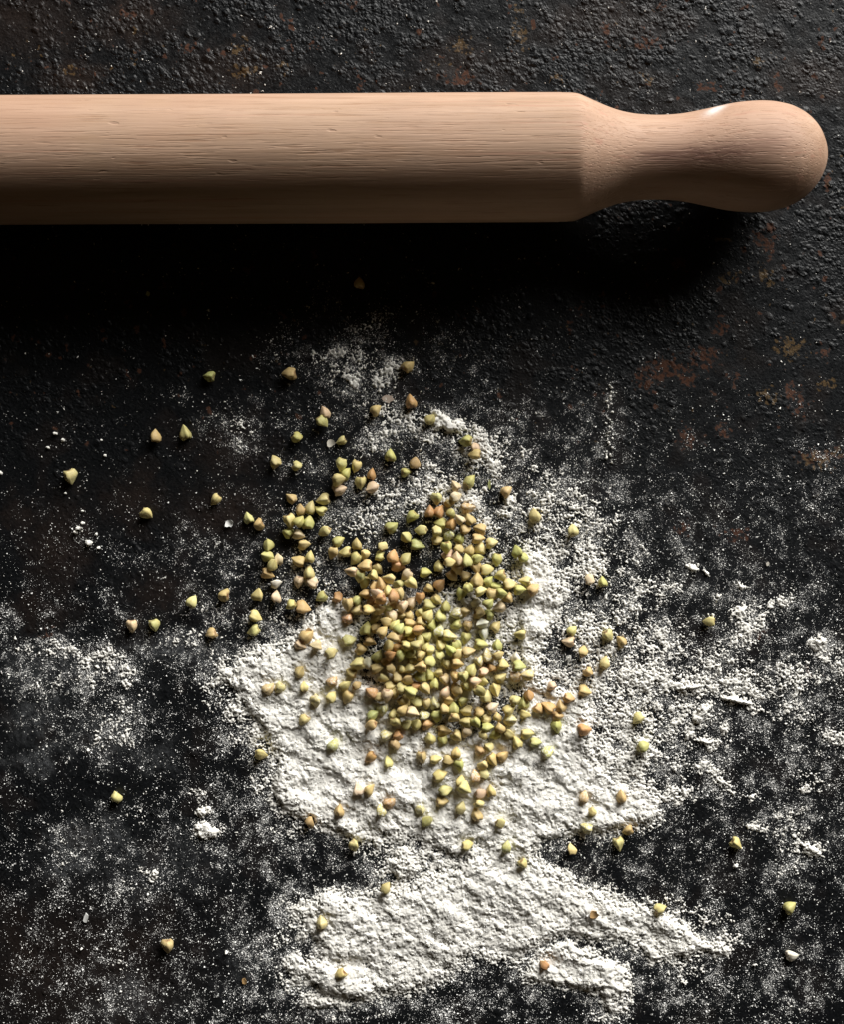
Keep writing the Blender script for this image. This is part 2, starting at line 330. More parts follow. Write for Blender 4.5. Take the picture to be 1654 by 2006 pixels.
print('flour quads', len(q), 'tray quads', (len(ax) - 1) * (len(ay) - 1))

# ------------------------------------------------------------------ loose grains of flour
m = NT('flour_grain')
m.b.inputs['Base Color'].default_value = (0.86, 0.85, 0.82, 1); m.b.inputs['Roughness'].default_value = 0.9
m.b.inputs['Specular IOR Level'].default_value = 0.2
M_GRAIN = m.m
mean_area = 0.86                                            # px^2 covered by a mean grain
lam = G * (STEP * STEP) / mean_area * np.where(flour_h > 0, 0.30, 1.0)
inside = (GX > -40) & (GX < 1694) & (GY > -40) & (GY < 2046)
cnt = rng.poisson(np.clip(lam, 0, 2) * inside)
jj, ii = np.nonzero(cnt); rep = cnt[jj, ii]
jj = np.repeat(jj, rep); ii = np.repeat(ii, rep); ng = len(jj)
gpx = gx[ii] + rng.uniform(-.5, .5, ng) * STEP; gpy = gy[jj] + rng.uniform(-.5, .5, ng) * STEP
gr = np.clip(rng.lognormal(math.log(0.39), 0.58, ng), 0.22, 2.3) * S
gz = sample(tray_h, gpx, gpy) + np.maximum(sample(flour_h, gpx, gpy), 0) + gr * 0.45
tet = np.array([(1, 0, -.45), (-.5, .87, -.45), (-.5, -.87, -.45), (0, 0, 1.0)]) * 1.12
tf = np.array([(0, 1, 3), (1, 2, 3), (2, 0, 3), (1, 0, 2)])
th = rng.uniform(0, 2 * math.pi, ng); el = rng.uniform(0.75, 1.4, ng)
v = tet[None] * rng.uniform(0.65, 1.3, (ng, 4, 1)) * gr[:, None, None]
v[:, :, 0] *= el[:, None]; v[:, 3, :2] += rng.normal(0, 0.45, (ng, 2)) * gr[:, None]
vx = v[..., 0] * np.cos(th)[:, None] - v[..., 1] * np.sin(th)[:, None]
vy = v[..., 0] * np.sin(th)[:, None] + v[..., 1] * np.cos(th)[:, None]
co = np.stack([WX(gpx)[:, None] + vx, WY(gpy)[:, None] + vy, gz[:, None] + v[..., 2]], -1).reshape(-1, 3)
fc = (tf[None] + 4 * np.arange(ng)[:, None, None]).reshape(-1, 3)
dust = obj('flour_dust', mesh_np('flour_dust', co, fc, M_GRAIN, False))
tag(dust, 'fine white flour dust sprinkled over the black tray', 'flour dust', kind='stuff')
print('grains', ng)

# ------------------------------------------------------------------ rolling pin
m = NT('turned_wood')
tc = m.n('TexCoord')
def stretched(sx, sr):
    mp = m.n('Mapping'); mp.inputs['Scale'].default_value = (sx, sr, sr); m.l(tc.outputs['Object'], mp.inputs[0]); return mp.outputs[0]
g1 = m.noise(stretched(6, 130), 1.0, 5, 0.6)       # broad figure
g2 = m.noise(stretched(40, 900), 1.0, 4, 0.6)      # fibres
g3 = m.noise(stretched(55, 1500), 1.0, 2, 0.5)     # pores
g4 = m.noise(stretched(5, 420), 1.0, 3, 0.5)       # reddish streaks
blot = m.noise(stretched(60, 60), 1.0, 4, 0.6)
c = m.ramp(g1, [(0.30, (0.275, 0.166, 0.100)), (0.48, (0.390, 0.254, 0.170)), (0.68, (0.475, 0.323, 0.228))])
c = m.mix(m.ramp(g2, [(0.38, 0.34), (0.5, 0.0)]), c, (0.34, 0.205, 0.12))
c = m.mix(m.ramp(g4, [(0.60, 0.0), (0.68, 0.55)]), c, (0.38, 0.185, 0.125))
c = m.mix(m.ramp(g3, [(0.30, 0.6), (0.38, 0.0)]), c, (0.24, 0.12, 0.065))
c = m.mix(m.ramp(blot, [(0.36, 0.38), (0.56, 0.0)]), c, (0.36, 0.235, 0.165))
nick = m.noise(stretched(110, 330), 1.0, 2, 0.5)
c = m.mix(m.ramp(nick, [(0.22, 0.4), (0.27, 0.0)]), c, (0.20, 0.11, 0.075))
c = m.mix(m.ramp(m.noise(stretched(14, 14), 1.0, 3, 0.5), [(0.40, 0.0), (0.62, 0.35)]), c, (0.40, 0.225, 0.155))
grime = m.math('MULTIPLY', m.attr('grime'), m.ramp(g2, [(0.35, 1.0), (0.65, 0.45)]))
c = m.mix(grime, c, (0.17, 0.085, 0.062))
c = m.mix(m.math('MULTIPLY', m.attr('smudge'), m.ramp(blot, [(0.3, 0.6), (0.55, 1.0)])), c, (0.82, 0.81, 0.80))
m.l(c, m.b.inputs['Base Color'])
m.b.inputs['Roughness'].default_value = 0.62; m.b.inputs['Specular IOR Level'].default_value = 0.28
bb = m.bump(m.ramp(g3, [(0.36, 0.0), (0.44, 1.0)]), 0.42, 0.00022); bb = m.bump(m.ramp(nick, [(0.24, 0.0), (0.30, 1.0)]), 0.5, 0.0003, bb); bb = m.bump(g2, 0.16, 0.0003, bb)
fib = m.noise(stretched(45, 1300), 1.0, 3, 0.55)
bb = m.bump(m.ramp(fib, [(0.42, 0.0), (0.50, 1.0)]), 0.20, 0.00016, bb)
m.l(bb, m.b.inputs['Normal'])
M_WOOD = m.m

KA, KR, R_PIN = S / 1.049, 0.0001834, 0.02338
PIN_Y, PIN_Z = 0.1319, R_PIN + 0.00022
prof = [(1096,127.0),(1108,126.9),(1118,126.5),(1126,125.6),(1133,123.7),(1140,120.8),(1150,116.5),(1161,111.5),(1187,100.5),(1213,91.8),(1239,86.5),(1265,84.0),(1290,83.3),(1316,84.4),(1342,87.4),
        (1383,95.5),(1420,103.6),(1445,107.6),(1470,109.6),(1490,110),(1512,108.2),(1535,103.5),(1549,98.5),(1568,88.5),(1584,76),(1598,60),(1607,44.5),(1613.5,30),(1617,17),(1618.5,0.4)]
def catmull(P, n):
    P = np.array(P, float); Q = []
    for i in range(len(P) - 1):
        p0, p1, p2, p3 = P[max(i - 1, 0)], P[i], P[i + 1], P[min(i + 2, len(P) - 1)]
        for t in np.linspace(0, 1, n, endpoint=False):
            Q.append(0.5 * (2 * p1 + (p2 - p0) * t + (2 * p0 - 5 * p1 + 4 * p2 - p3) * t * t + (3 * p1 - p0 - 3 * p2 + p3) * t ** 3))
    Q.append(P[-1]); return np.array(Q)
root = bpy.data.objects.new('rolling_pin', None); COL.objects.link(root)
root.location = (0, PIN_Y, PIN_Z - R_PIN); root.rotation_euler = (0, 0, RAD(0.30))
root.empty_display_size = 0.02
tag(root, 'plain pale wooden rolling pin with a turned knob handle lying on the black tray', 'rolling pin')
def lathe(name, xs, rs, nseg=128, cap=None):
    a = np.linspace(0, 2 * math.pi, nseg, endpoint=False)
    X = np.repeat(xs, nseg).reshape(-1, nseg)
    # slightly out of true, hand-worn
    wob = 1 + 0.0022 * np.sin(3 * a[None] + xs[:, None] * 40) + 0.0016 * np.sin(2 * a[None] + 1.3 + xs[:, None] * 22)
    Y = rs[:, None] * np.cos(a)[None] * wob; Z = rs[:, None] * np.sin(a)[None] * np.minimum(wob, 1.0)
    co = np.stack([X, Y, Z], -1).reshape(-1, 3)
    i = np.arange(len(xs) * nseg).reshape(len(xs), nseg); ir = np.roll(i, -1, 1)
    f = np.stack([i[:-1], i[1:], ir[1:], ir[:-1]], -1).reshape(-1, 4)
    ang = np.arctan2(co[:, 2], co[:, 1])
    px = co[:, 0] / KA + CX
    gr_ = 1.0 * np.exp(-((px - 1390) / 130) ** 2 - ((ang - 1.78 + (px - 1385) * 0.0008) / 0.26) ** 2) + 0.6 * np.exp(-((px - 1290) / 60) ** 2 - ((ang - 1.78) / 0.16) ** 2)
    sm_ = 0.8 * np.exp(-(((px - 1390) + (ang - 0.62) * 60) / 14) ** 2 - ((ang - 0.60) / 0.20) ** 2)
    return mesh_np(name, co, f, M_WOOD, True, {'grime': np.clip(gr_, 0, 1), 'smudge': np.clip(sm_, 0, 1)})
x_end = (1096 - CX) * KA
LB = 0.40                                             # barrel length
xs = np.concatenate([[x_end - LB + 1e-5], np.linspace(x_end - LB + 0.0004, x_end - 0.0005, 160), [x_end - 0.0001, x_end + 0.0003]])
rs = np.full(len(xs), R_PIN); rs[0] *= 0.998; rs[-1] *= 0.9995
obj('barrel', lathe('barrel', xs, rs), root)
Q = catmull(prof, 5)
hx = (Q[:, 0] - CX) * KA; hr = Q[:, 1] * KR
k0 = hr[0]; hr = np.minimum(hr, R_PIN); 
hx[0] = x_end + 0.0002
h1 = obj('handle', lathe('handle', hx, hr), root)
tag(h1, 'turned handle ending in a round knob, with a white flour smudge')
h2 = obj('handle', lathe('handle', -(hx - x_end) + (x_end - LB), hr), root)
h2.data.flip_normals()
for ch in root.children: ch.location = (0, 0, R_PIN)

# ------------------------------------------------------------------ buckwheat groats
def groat_mesh(seed):
    r = np.random.default_rng(100 + seed)
    T = np.array([0, .02, .06, .12, .20, .30, .42, .55, .68, .80, .90, .96, 1.0])
    P = np.array([0.05, .36, .62, .82, .94, 1.0, .985, .89, .71, .49, .28, .15, .03])
    P = P * (1 + r.normal(0, .02, len(P)))
    nseg = 21; a = np.linspace(0, 2 * math.pi, nseg, endpoint=False) + math.pi / 2
    L, Wd = 0.00500, 0.00246
    ph = (a - math.pi / 2 + math.pi / 3) % (2 * math.pi / 3) - math.pi / 3     # 0 on a ridge
    ridge = np.exp(-(ph / 0.30) ** 2)
    sharp = r.uniform(.42, .58)
    tri = 0.5 / np.cos(np.pi / 3 - np.abs(ph)); tri = tri / tri.max()           # triangle, 1 at ridge
    rad = sharp * tri + (1 - sharp) * 0.86 + 0.05 * ridge
    lob = 1 + r.normal(0, .06, 3)[((a - math.pi / 2 + math.pi / 3) // (2 * math.pi / 3)).astype(int) % 3]
    rings = []; hil = []
    for t, p in zip(T, P):
        rr = Wd * p * rad * lob * (1 + 0.03 * r.normal(0, 1))
        x = np.full(nseg, L * (t - 0.42))
        if t < .25: x -= L * 0.075 * ridge * (1 - t / .25) * min(1, p * 1.6); 
        if t < .03: x += L * 0.05
        rings.append(np.c_[x, rr * np.cos(a), rr * np.sin(a)])
        hil.append(np.full(nseg, 1.0 if t == 0 else .75 if t < .03 else 0.22 if t < .07 else .35 if t > .97 else 0.0))
    co = np.concatenate(rings); hil = np.concatenate(hil)
    if seed >= 9: co += 0.00016 * np.sin(co[:, [1, 2, 0]] * r.uniform(1100, 1900) + r.uniform(0, 6, 3))      # shrivelled
    if seed >= 12: co[:, 0] = np.minimum(co[:, 0], 0.20 * L + 0.35 * co[:, 1])                                   # broken off
    co[:, 2] *= 0.90; co[:, 1] *= r.uniform(.96, 1.10); co[:, 0] *= r.uniform(.94, 1.06)
    co[:, 1] += 0.00018 * np.sin(co[:, 0] * 900 + r.uniform(0, 6))
    i = np.arange(len(T) * nseg).reshape(len(T), nseg); ir = np.roll(i, -1, 1)
    f = np.stack([i[:-1], i[1:], ir[1:], ir[:-1]], -1).reshape(-1, 4)[:, ::-1]
    # settle on a flat face: tip dips
    return co, f, hil
def groat_mat(name, stuff):
    m = NT(name)
    if stuff: colr = m.attr('tint', 'Color'); 
    else: colr = m.n('ObjectInfo').outputs['Color']
    oc = m.objco()
    if not stuff:
        rnd = m.n('ObjectInfo').outputs['Random']; cmb = m.n('CombineXYZ'); m.l(rnd, cmb.inputs[0]); m.l(rnd, cmb.inputs[1])
        va = m.n('VectorMath', operation='ADD'); m.l(oc, va.inputs[0]); m.l(cmb.outputs[0], va.inputs[1]); oc = va.outputs[0]
    n1 = m.noise(oc, 420, 3, 0.6); n2 = m.noise(oc, 2200, 3, 0.6)
    c = m.mix(m.ramp(n1, [(0.48, 0.0), (0.68, 0.28)]), colr, (0.52, 0.38, 0.15))
    c = m.mix(m.ramp(n2, [(0.32, 0.16), (0.5, 0.0)]), c, (0.36, 0.26, 0.10))
    c = m.mix(m.ramp(n2, [(0.60, 0.0), (0.72, 0.18)]), c, (0.78, 0.74, 0.60))
    c = m.mix(m.math('MULTIPLY', m.attr('hilum'), m.ramp(n1, [(0.35, 0.25), (0.6, 1.0)])), c, (0.17, 0.055, 0.03))
    if not stuff:
        dusty = m.math('MULTIPLY', m.ramp(m.n('ObjectInfo').outputs['Alpha'], [(0.0, 1.0), (1.0, 0.0)]), m.ramp(m.noise(oc, 1300, 4, 0.7), [(0.46, 0.0), (0.60, 0.9)]))
        c = m.mix(dusty, c, (0.80, 0.78, 0.73))
    m.l(c, m.b.inputs['Base Color'])
    m.b.inputs['Roughness'].default_value = 0.55; m.b.inputs['Specular IOR Level'].default_value = 0.35
    m.b.inputs['Subsurface Weight'].default_value = 0.03; m.b.inputs['Subsurface Radius'].default_value = (0.0012, 0.0008, 0.0003); m.b.inputs['Subsurface Scale'].default_value = 1.0
    m.l(m.bump(n2, 0.35, 0.0002), m.b.inputs['Normal'])
    return m.m
M_GROAT = groat_mat('groat_skin', False); M_GROAT_S = groat_mat('groat_skin_joined', True)
NV = 14
GM = []
for k in range(NV):
    co_, f_, hil_ = groat_mesh(k)
    GM.append((co_, f_, hil_, mesh_np('buckwheat_groat', co_, f_, M_GROAT, True, {'hilum': hil_})))

TINT = {'g': (0.50, 0.485, 0.170), 'y': (0.625, 0.535, 0.225), 't': (0.565, 0.415, 0.180), 'o': (0.52, 0.295, 0.120), 'p': (0.66, 0.505, 0.325), 'w': (0.80, 0.76, 0.62)}
CNAME = {'g': 'greenish', 'y': 'pale yellow', 't': 'tan', 'o': 'orange-brown', 'p': 'pinkish beige', 'w': 'whitish'}
# tile origin, tile scale, then x, y in the tile, direction of the tip (degrees, 90 = towards the pin), colour
TILES = [
 ((640, 900), 4.135, '''112 38 250 y;235 52 250 y;152 115 45 g;88 160 20 y;275 185 260 y;360 122 75 o;100 248 30 p;370 228 200 p;640 103 0 g;712 28 80 t;1162 175 45 g;1050 215 130 p;1460 258 45 t;898 312 270 y;990 350 120 t;1045 305 30 p;835 425 90 o;915 422 60 o;1018 432 45 g;1143 395 10 o;1085 488 130 p;1165 490 120 t;690 465 230 g;523 548 40 g;770 572 180 y;930 522 170 g;1015 525 80 o;905 585 0 y;998 605 120 g;1128 572 20 t;1250 565 170 t;645 630 135 g;898 658 20 y;1083 638 60 g;1230 640 0 t;1338 678 20 y;728 700 0 g;978 710 280 g;1075 725 330 t;1165 735 80 t;1250 720 90 y;90 665 30 g;245 690 95 t;45 750 260 t;150 753 180 y;450 698 120 y;320 768 0 y;235 805 220 y;418 788 180 g;530 790 80 o;638 808 45 g;1555 745 120 g;1605 800 330 g;1380 808 270 g;573 862 0 o;985 778 180 p;1060 812 90 p;910 868 80 y;995 835 10 y;1140 825 100 g;1225 802 10 g;312 868 180 t;415 885 300 y;198 905 170 p;1065 878 160 p;1210 878 300 t;1295 895 0 y;272 945 250 y;378 942 330 y;505 965 170 y;645 930 230 p;798 918 0 g;1022 942 320 t;1130 948 20 t;1410 935 200 y;310 995 250 g;372 1020 150 t;440 1015 110 t;582 1000 120 g;685 1000 310 y;832 1045 320 y;915 1018 50 o;1222 985 90 t;1310 985 30 g;1370 1030 0 g;1155 1045 280 g;1485 1020 10 y;310 1090 190 t;408 1085 150 p;495 1070 90 y;585 1085 280 t;532 1110 90 o;1095 1090 250 g;1250 1070 20 y;1420 1085 0 g;1340 1095 270 t;1565 1055 0 g;1615 985 180 y;1478 1130 290 t;92 1125 330 o;168 1170 270 t;245 1140 30 g;432 1130 210 o;375 1160 200 o;755 1118 270 o;685 1160 45 p;895 1138 310 y;538 1170 200 t;610 1195 270 p;830 1185 0 g;965 1195 90 g;1225 1158 340 w;1315 1165 40 g;1410 1195 200 p;240 1222 190 y;335 1222 0 t;420 1215 0 t;490 1215 150 g;760 1235 120 y;168 1290 170 o;525 1270 280 p;400 1290 320 t;585 1260 0 t;672 1260 45 t;822 1268 60 y;920 1272 90 g;1055 1250 200 y;1130 1235 330 t;1245 1248 0 t;1330 1255 20 g;1055 1340 200 g;1150 1350 260 t;1270 1325 180 w;1370 1355 45 y;1575 1415 180 y;485 1310 180 t;670 1330 0 t;765 1325 350 t;850 1340 60 g;320 1375 80 g;395 1365 30 t;450 1400 45 t;552 1350 60 y;590 1375 60 g;658 1395 10 g;740 1380 0 o;810 1430 120 g;920 1395 90 g;992 1432 0 y;1130 1440 270 g;1275 1410 270 w;345 1475 350 t;180 1475 20 g;545 1445 180 t;610 1450 0 o;690 1440 0 t;755 1465 90 y'''),
 ((640, 1200), 4.135, '''930 262 110 y;1055 265 300 g;1008 305 120 g;1065 335 20 y;1250 258 350 g;1385 268 90 g;1390 345 20 y;1305 355 100 t;1150 325 20 t;1540 365 90 w;1560 440 0 g;1530 520 310 t;1635 510 170 y;500 268 80 y;575 285 0 o;650 270 0 y;725 265 160 y;805 275 60 y;850 310 0 y;285 298 340 t;35 325 20 y;510 340 20 o;405 355 60 g;595 340 30 g;678 330 230 y;760 348 20 t;838 400 70 g;920 345 120 y;700 390 0 t;250 418 180 y;330 412 90 w;400 455 20 t;478 400 170 o;515 455 300 t;605 455 90 y;675 460 200 y;765 440 180 t;980 420 270 y;1060 415 0 t;1240 395 290 y;1430 428 0 y;1340 440 90 o;200 490 150 y;455 525 330 y;575 530 0 t;655 540 200 t;760 520 320 g;828 505 90 g;910 490 180 y;960 545 300 t;1048 520 260 t;1112 520 280 g;1180 470 60 g;1280 480 0 p;1410 528 30 y;1268 550 340 y;1205 560 0 p;40 562 180 o;240 592 30 t;140 590 30 y;515 598 10 y;720 598 0 o;795 612 300 y;880 580 90 g;610 615 0 y;680 645 150 g;360 650 130 o;1062 622 110 y;1140 595 300 y;1238 632 330 g;1368 618 290 y;960 650 60 p;1640 672 90 o;485 670 270 p;550 655 70 y;425 692 200 y;170 685 240 t;32 685 45 y;630 720 310 t;990 705 0 t;728 725 170 y;808 735 270 y;880 740 110 y;1105 715 10 g;1300 685 80 y;955 780 90 t;1035 780 100 g;1135 800 170 y;1245 808 0 t;1345 770 20 p;1530 712 20 y;1600 735 90 g;370 835 30 g;450 785 270 g;540 830 90 y;565 885 300 y;608 788 45 t;688 812 340 p;790 835 20 g;890 835 270 g;1040 850 330 t;1130 885 180 y;1215 885 300 g;1302 860 0 y;1388 838 60 t;1478 790 20 y;1610 825 0 y;1483 872 0 y;1305 932 0 g;1408 925 80 t;360 910 200 t;645 915 45 y;728 910 80 g;815 905 0 o;1130 962 250 p;955 958 0 t;1058 1000 320 t;1280 990 60 y;1370 985 200 g;1480 980 330 y;1625 980 0 y;478 1000 20 y;565 998 200 o;845 1010 90 y;945 1040 270 g;545 1072 240 t;52 1072 60 g;1545 1058 110 t;1240 1115 120 t;1315 1085 120 y;350 1168 230 o;495 1215 100 y;775 1170 270 t;885 1190 0 y;985 1200 0 t;1052 1140 80 t;1080 1235 280 g;1345 1190 300 t;1425 1160 30 t;1270 1225 130 y;1285 1308 80 y;920 1325 20 t;1205 1330 100 t;1090 1370 90 y;1115 1425 330 y;248 1440 100 p;338 1435 45 t;965 1450 30 y;1335 1450 100 t;1250 1468 0 p;503 1540 30 o;938 1535 0 t;1245 1545 340 y;1085 1585 60 y;765 1590 90 y;437 1605 80 g;100 1610 90 t;1220 1640 110 t'''),
 ((1000, 1000), 2.529, '''127 27 95 y;310 102 90 y;118 392 45 t;400 345 20 p;460 355 95 g;990 548 180 y;310 597 60 y;293 650 180 p;363 700 80 t;486 618 320 y;555 650 130 t;473 757 60 y;392 803 310 t;208 872 200 p;368 898 350 t;293 930 340 t;140 985 320 t;193 978 150 o;253 972 100 t;238 1018 0 t;232 1070 270 g;125 1150 0 y;188 1200 30 g;370 1088 0 o;640 1032 220 y;658 1168 20 g;368 1423 80 t;555 1420 90 t;410 1490 60 y;383 1572 160 g;586 1585 200 t;536 1650 290 y;305 1680 100 y;1120 1652 320 y;65 1750 300 y'''),
 ((400, 600), 3.308, '''30 455 170 g;552 437 180 t;1320 388 40 t;1338 618 90 o;1110 672 45 t;1465 735 60 y;778 692 110 p;760 748 300 g;605 852 330 g;888 872 200 y;458 1007 120 y;605 1035 340 y;1205 968 90 g'''),
 ((400, 950), 5.9, '''125 165 235 y;1000 155 135 t;1375 172 180 y;1100 290 85 t;1222 270 75 y;1342 295 150 y;512 385 110 y;615 460 200 t;975 415 290 y;1090 425 60 g;1198 438 90 g;955 550 150 g;1085 575 340 p;1395 535 200 y;1145 680 0 y;735 690 270 g;730 825 150 g;860 865 100 p;780 925 60 y;1215 835 80 y;1090 885 150 t;725 1030 330 t;825 1135 0 w;1205 1015 80 y;1090 1120 260 p;1245 1140 150 p;210 1272 170 t;625 1272 95 y;822 1300 90 p;1000 1392 200 y;1130 1430 350 t;1355 1295 220 g;580 1525 340 y;575 1688 200 y;80 1725 200 t;1180 1750 45 t;1105 1850 330 p;1295 1855 170 p;1450 1945 30 y'''),
 ((850, 830), 5.513, '''350 185 170 g;445 250 80 p;450 340 180 t'''),
 ((500, 1200), 8.025, '''690 940 60 t;200 1200 60 t;370 1175 240 y;765 1180 100 y;940 1380 270 y;765 1690 230 y'''),
 ((0, 500), 2.674, '''810 950 95 t;972 933 110 y;360 1158 290 y;765 1350 320 y;1002 1817 60 y;690 1940 280 p;803 1937 290 g;1882 147 100 t'''),
 ((0, 0), 1.0, '''510 1477 340 y;227 1559 80 y;328 1852 260 y;608 1609 30 t;693 1656 280 y;837 1609 60 g;982 1613 340 y;916 1656 0 y;995 1660 90 g;756 1741 60 y;629 1808 90 y;667 1908 220 t;1069 1890 150 o;1294 1782 20 y;1548 1778 40 g;1552 1871 0 w'''),
]
Gs = []
for (ox, oy), sc_, txt in TILES:
    for rec in txt.split(';'):
        x, y, a, c = rec.split(); Gs.append([ox + float(x) / sc_, oy + float(y) / sc_, float(a), c])
ground = tray_h + np.maximum(flour_h, 0)
HM = ground.copy()
def footprint_drop(px, py, R, k, scale, tint_c):
    co_ = (GM[k][0] * scale) @ np.array(R.to_3x3()).T
    low = co_[co_[:, 2] < np.median(co_[:, 2])]
    vx, vy = px + low[:, 0] / S, py - low[:, 1] / S
    need = sample(HM, vx, vy) - low[:, 2]
    z = np.percentile(need, 96)
    fl = float(sample(np.maximum(flour_h, 0), px, py))
    z -= min(0.0010, 0.45 * fl)
    z = max(z, -low[:, 2].min() + float(sample(tray_h, px, py)) - 0.00006)
    # raise the height map under its upper shell
    a0 = int((px - PX0) / STEP); b0 = int((py - PY0) / STEP); rr = 9
    sub = (slice(b0 - rr, b0 + rr + 1), slice(a0 - rr, a0 + rr + 1))
    ux = (GX[sub] - px) * S; uy = (py - GY[sub]) * S
    up = co_[co_[:, 2] >= np.median(co_[:, 2]) - 0.0005]
    d2 = (ux[..., None] - up[:, 0]) ** 2 + (uy[..., None] - up[:, 1]) ** 2
    near = d2.min(-1); zz = up[d2.argmin(-1), 2] + z
    HM[sub] = np.where(near < 0.0006 ** 2, np.maximum(HM[sub], zz), HM[sub])
    return z, co_
grng = np.random.default_rng(21)
placed = []
order = np.argsort([0 if (abs(g[0] - 850) < 120 and 1180 < g[1] < 1400) else 0.5 for g in Gs], kind='stable')
order = [int(i) for i in order]
# buried half-way groats first, then the rest in an arbitrary but fixed order
mixd = list(order); grng.shuffle(mixd)
for i in mixd:
    x, y, a, c = Gs[i]
    k = int(grng.integers(NV)); scale = float(np.clip(grng.normal(1.045, 0.07), 0.86, 1.20))
    roll = grng.normal(0, 15); pitch = grng.normal(15, 7)
    if grng.random() < 0.15: roll += 60
    if grng.random() < 0.07: pitch -= 45
    R = Matrix.Rotation(RAD(a + grng.normal(0, 5)), 4, 'Z') @ Matrix.Rotation(RAD(pitch), 4, 'Y') @ Matrix.Rotation(RAD(roll), 4, 'X')
    z, co_ = footprint_drop(x, y, R, k, scale, c)
    # groats lying higher show further out: bring the seat back under its picture place
    kx = (H_CAM - z) / H_CAM
    t = np.array(TINT[c]) * (1 + grng.normal(0, 0.07)) * (1 + grng.normal(0, 0.035, 3))
    placed.append(dict(i=i, x=x, y=y, c=c, k=k, s=scale, R=R, z=z, t=np.clip(t, 0.02, 0.85), kx=kx))
# how much of each shows from above
vis = np.full((1400, 1700), -1, int)
YY, XX = np.mgrid[0:1400, 0:1700]
for n_, p in enumerate(sorted(placed, key=lambda p: p['z'])):
    y0 = int(p['y']) - 600
    sub = (slice(max(y0 - 13, 0), y0 + 14), slice(max(int(p['x']) - 13, 0), int(p['x']) + 14))
    hit = (XX[sub] - p['x']) ** 2 + (YY[sub] + 600 - p['y']) ** 2 < (11.5 * p['s']) ** 2
    vis[sub] = np.where(hit, p['i'], vis[sub])
area = np.bincount(vis[vis >= 0], minlength=len(Gs))
for p in placed: p['area'] = area[p['i']] if p['y'] > 620 else 400
single = sorted(placed, key=lambda p: -p['area'])[:300]
sid = {p['i'] for p in single}
rest = [p for p in placed if p['i'] not in sid]
GROUP = 'buckwheat groats spilled over the flour'
SPECIAL = [  # x, y, label of a groat that stands apart
 (704,555,'tan groat deep in the rolling pin\'s shadow, closest of all to the pin'),
 (409,738,'olive green groat alone in the dark on bare tray, brown at its blunt end'),
 (567,732,'tan groat alone in the pin\'s shadow beside the faint flour dusting'),
 (799,717,'small tan groat in shadow at the edge of the dim flour patch'),
 (303,855,'tan groat beside a pale yellow one on bare dark tray'),
 (363,849,'pale yellow groat with notched base, beside a tan one on bare dark tray'),
 (134,933,'pale yellow groat alone on bare dark tray, farthest from the flour'),
 (286,1005,'pale yellow groat alone on bare tray near a few white flour crumbs'),
 (421,978,'pale yellow egg-shaped groat alone on bare tray, red at its upper end'),
 (227,1559,'pale yellow groat alone on the dusty tray beside a small mound of flour'),
 (328,1852,'pale yellow groat alone on finely dusted tray, far from the flour heaps'),
 (258,1226,'pinkish heart-shaped groat beside a greenish one at the edge of the flour dust'),
 (300,1224,'greenish heart-shaped groat beside a pinkish one at the edge of the flour dust'),
 (375,1179,'small pale yellow groat alone between the dusted tray and the heap'),
 (1548,1778,'greenish groat with a red end alone on dusted black tray'),
 (1552,1871,'whitish round groat alone on dusted black tray'),
 (1443,1653,'pale yellow groat alone on dark tray between flour smears'),
 (1391,1217,'pale yellow split groat alone among scattered flour crumbs'),
 (1158,1136,'pinkish beige groat touching a greenish one on dark dusted tray'),
 (1182,1140,'greenish groat with a point, touching a pinkish one on dark dusted tray'),
 (1123,1040,'pale yellow groat with its tip to the pin, alone on dusty tray'),
 (1050,1011,'pale yellow groat alone between the heap and the flour dust'),
 (993,962,'tan groat alone beside a hollow crumb of flour'),
 (1253,1408,'pale yellow groat alone on thin flour above a green one'),
 (1260,1462,'greenish groat alone on a ridge of thin flour'),
 (756,1741,'pale yellow groat alone at the rim of the long flour ridge'),
 (629,1808,'pale yellow groat half buried in the flour ridge'),
 (667,1908,'tan groat sunk in the flour ridge close to its end'),
 (1069,1890,'orange-brown groat resting on a small spur of flour'),
 (1294,1782,'pale yellow groat resting on the crest of the long flour ridge'),
 (1037,1362,'bright orange round groat on the flour beside the heap'),
 (779,1108,'reddish orange groat at the edge of the heap'),
 (767,1207,'pale pink heart-shaped groat on top of the heap'),
 (727,929,'dark orange-brown groat among a few loose groats'),
 (540,1142,'chalk white groat coated in flour at the end of a chain of groats'),
 (805,787,'orange-brown groat in the pin\'s half shadow on dusted tray'),
 (736,803,'tan groat in the pin\'s half shadow beside a pale flake'),
 (843,822,'pale yellow groat beside a smooth flat pat of flour'),
]
BUSY = [((p['x'], p['y'])) for p in placed]
P2 = np.array(BUSY)
def context(p):
    x, y = p['x'], p['y']
    nb_ = int((((P2 - (x, y)) ** 2).sum(1) < 45 ** 2).sum()) - 1
    f = float(sample(flour_h, x, y)); top = p['z'] - float(sample(ground, x, y)) > 0.0028
    if y < 900: return 'on dusted tray towards the pin'
    if 690 < x < 1000 and 1140 < y < 1440 and nb_ >= 5: return 'atop the dense heap' if top else 'packed in the dense heap'
    if 830 < x < 990 and 930 < y < 1130: return 'in the band between heap and pin'
    if 640 < x < 830 and 1030 < y < 1200: return 'at the heap edge by a dark gap'
    if x < 660 and y < 1230: return 'in the loose chain on dark tray'
    if x > 1000 and y < 1330: return 'on the flour arm beside the heap'
    if x > 1000 and y < 1460: return 'in the loose row trailing the heap'
    if x < 720: return 'on thick flour off the heap' if f > 0.0005 else 'on thin flour beside the heap'
    if y > 1590: return 'at the rim of the main flour patch'
    if y > 1430: return 'in flour between heap and long ridge'
    return 'at the loose border of the heap' if nb_ < 5 else 'packed at the heap border'
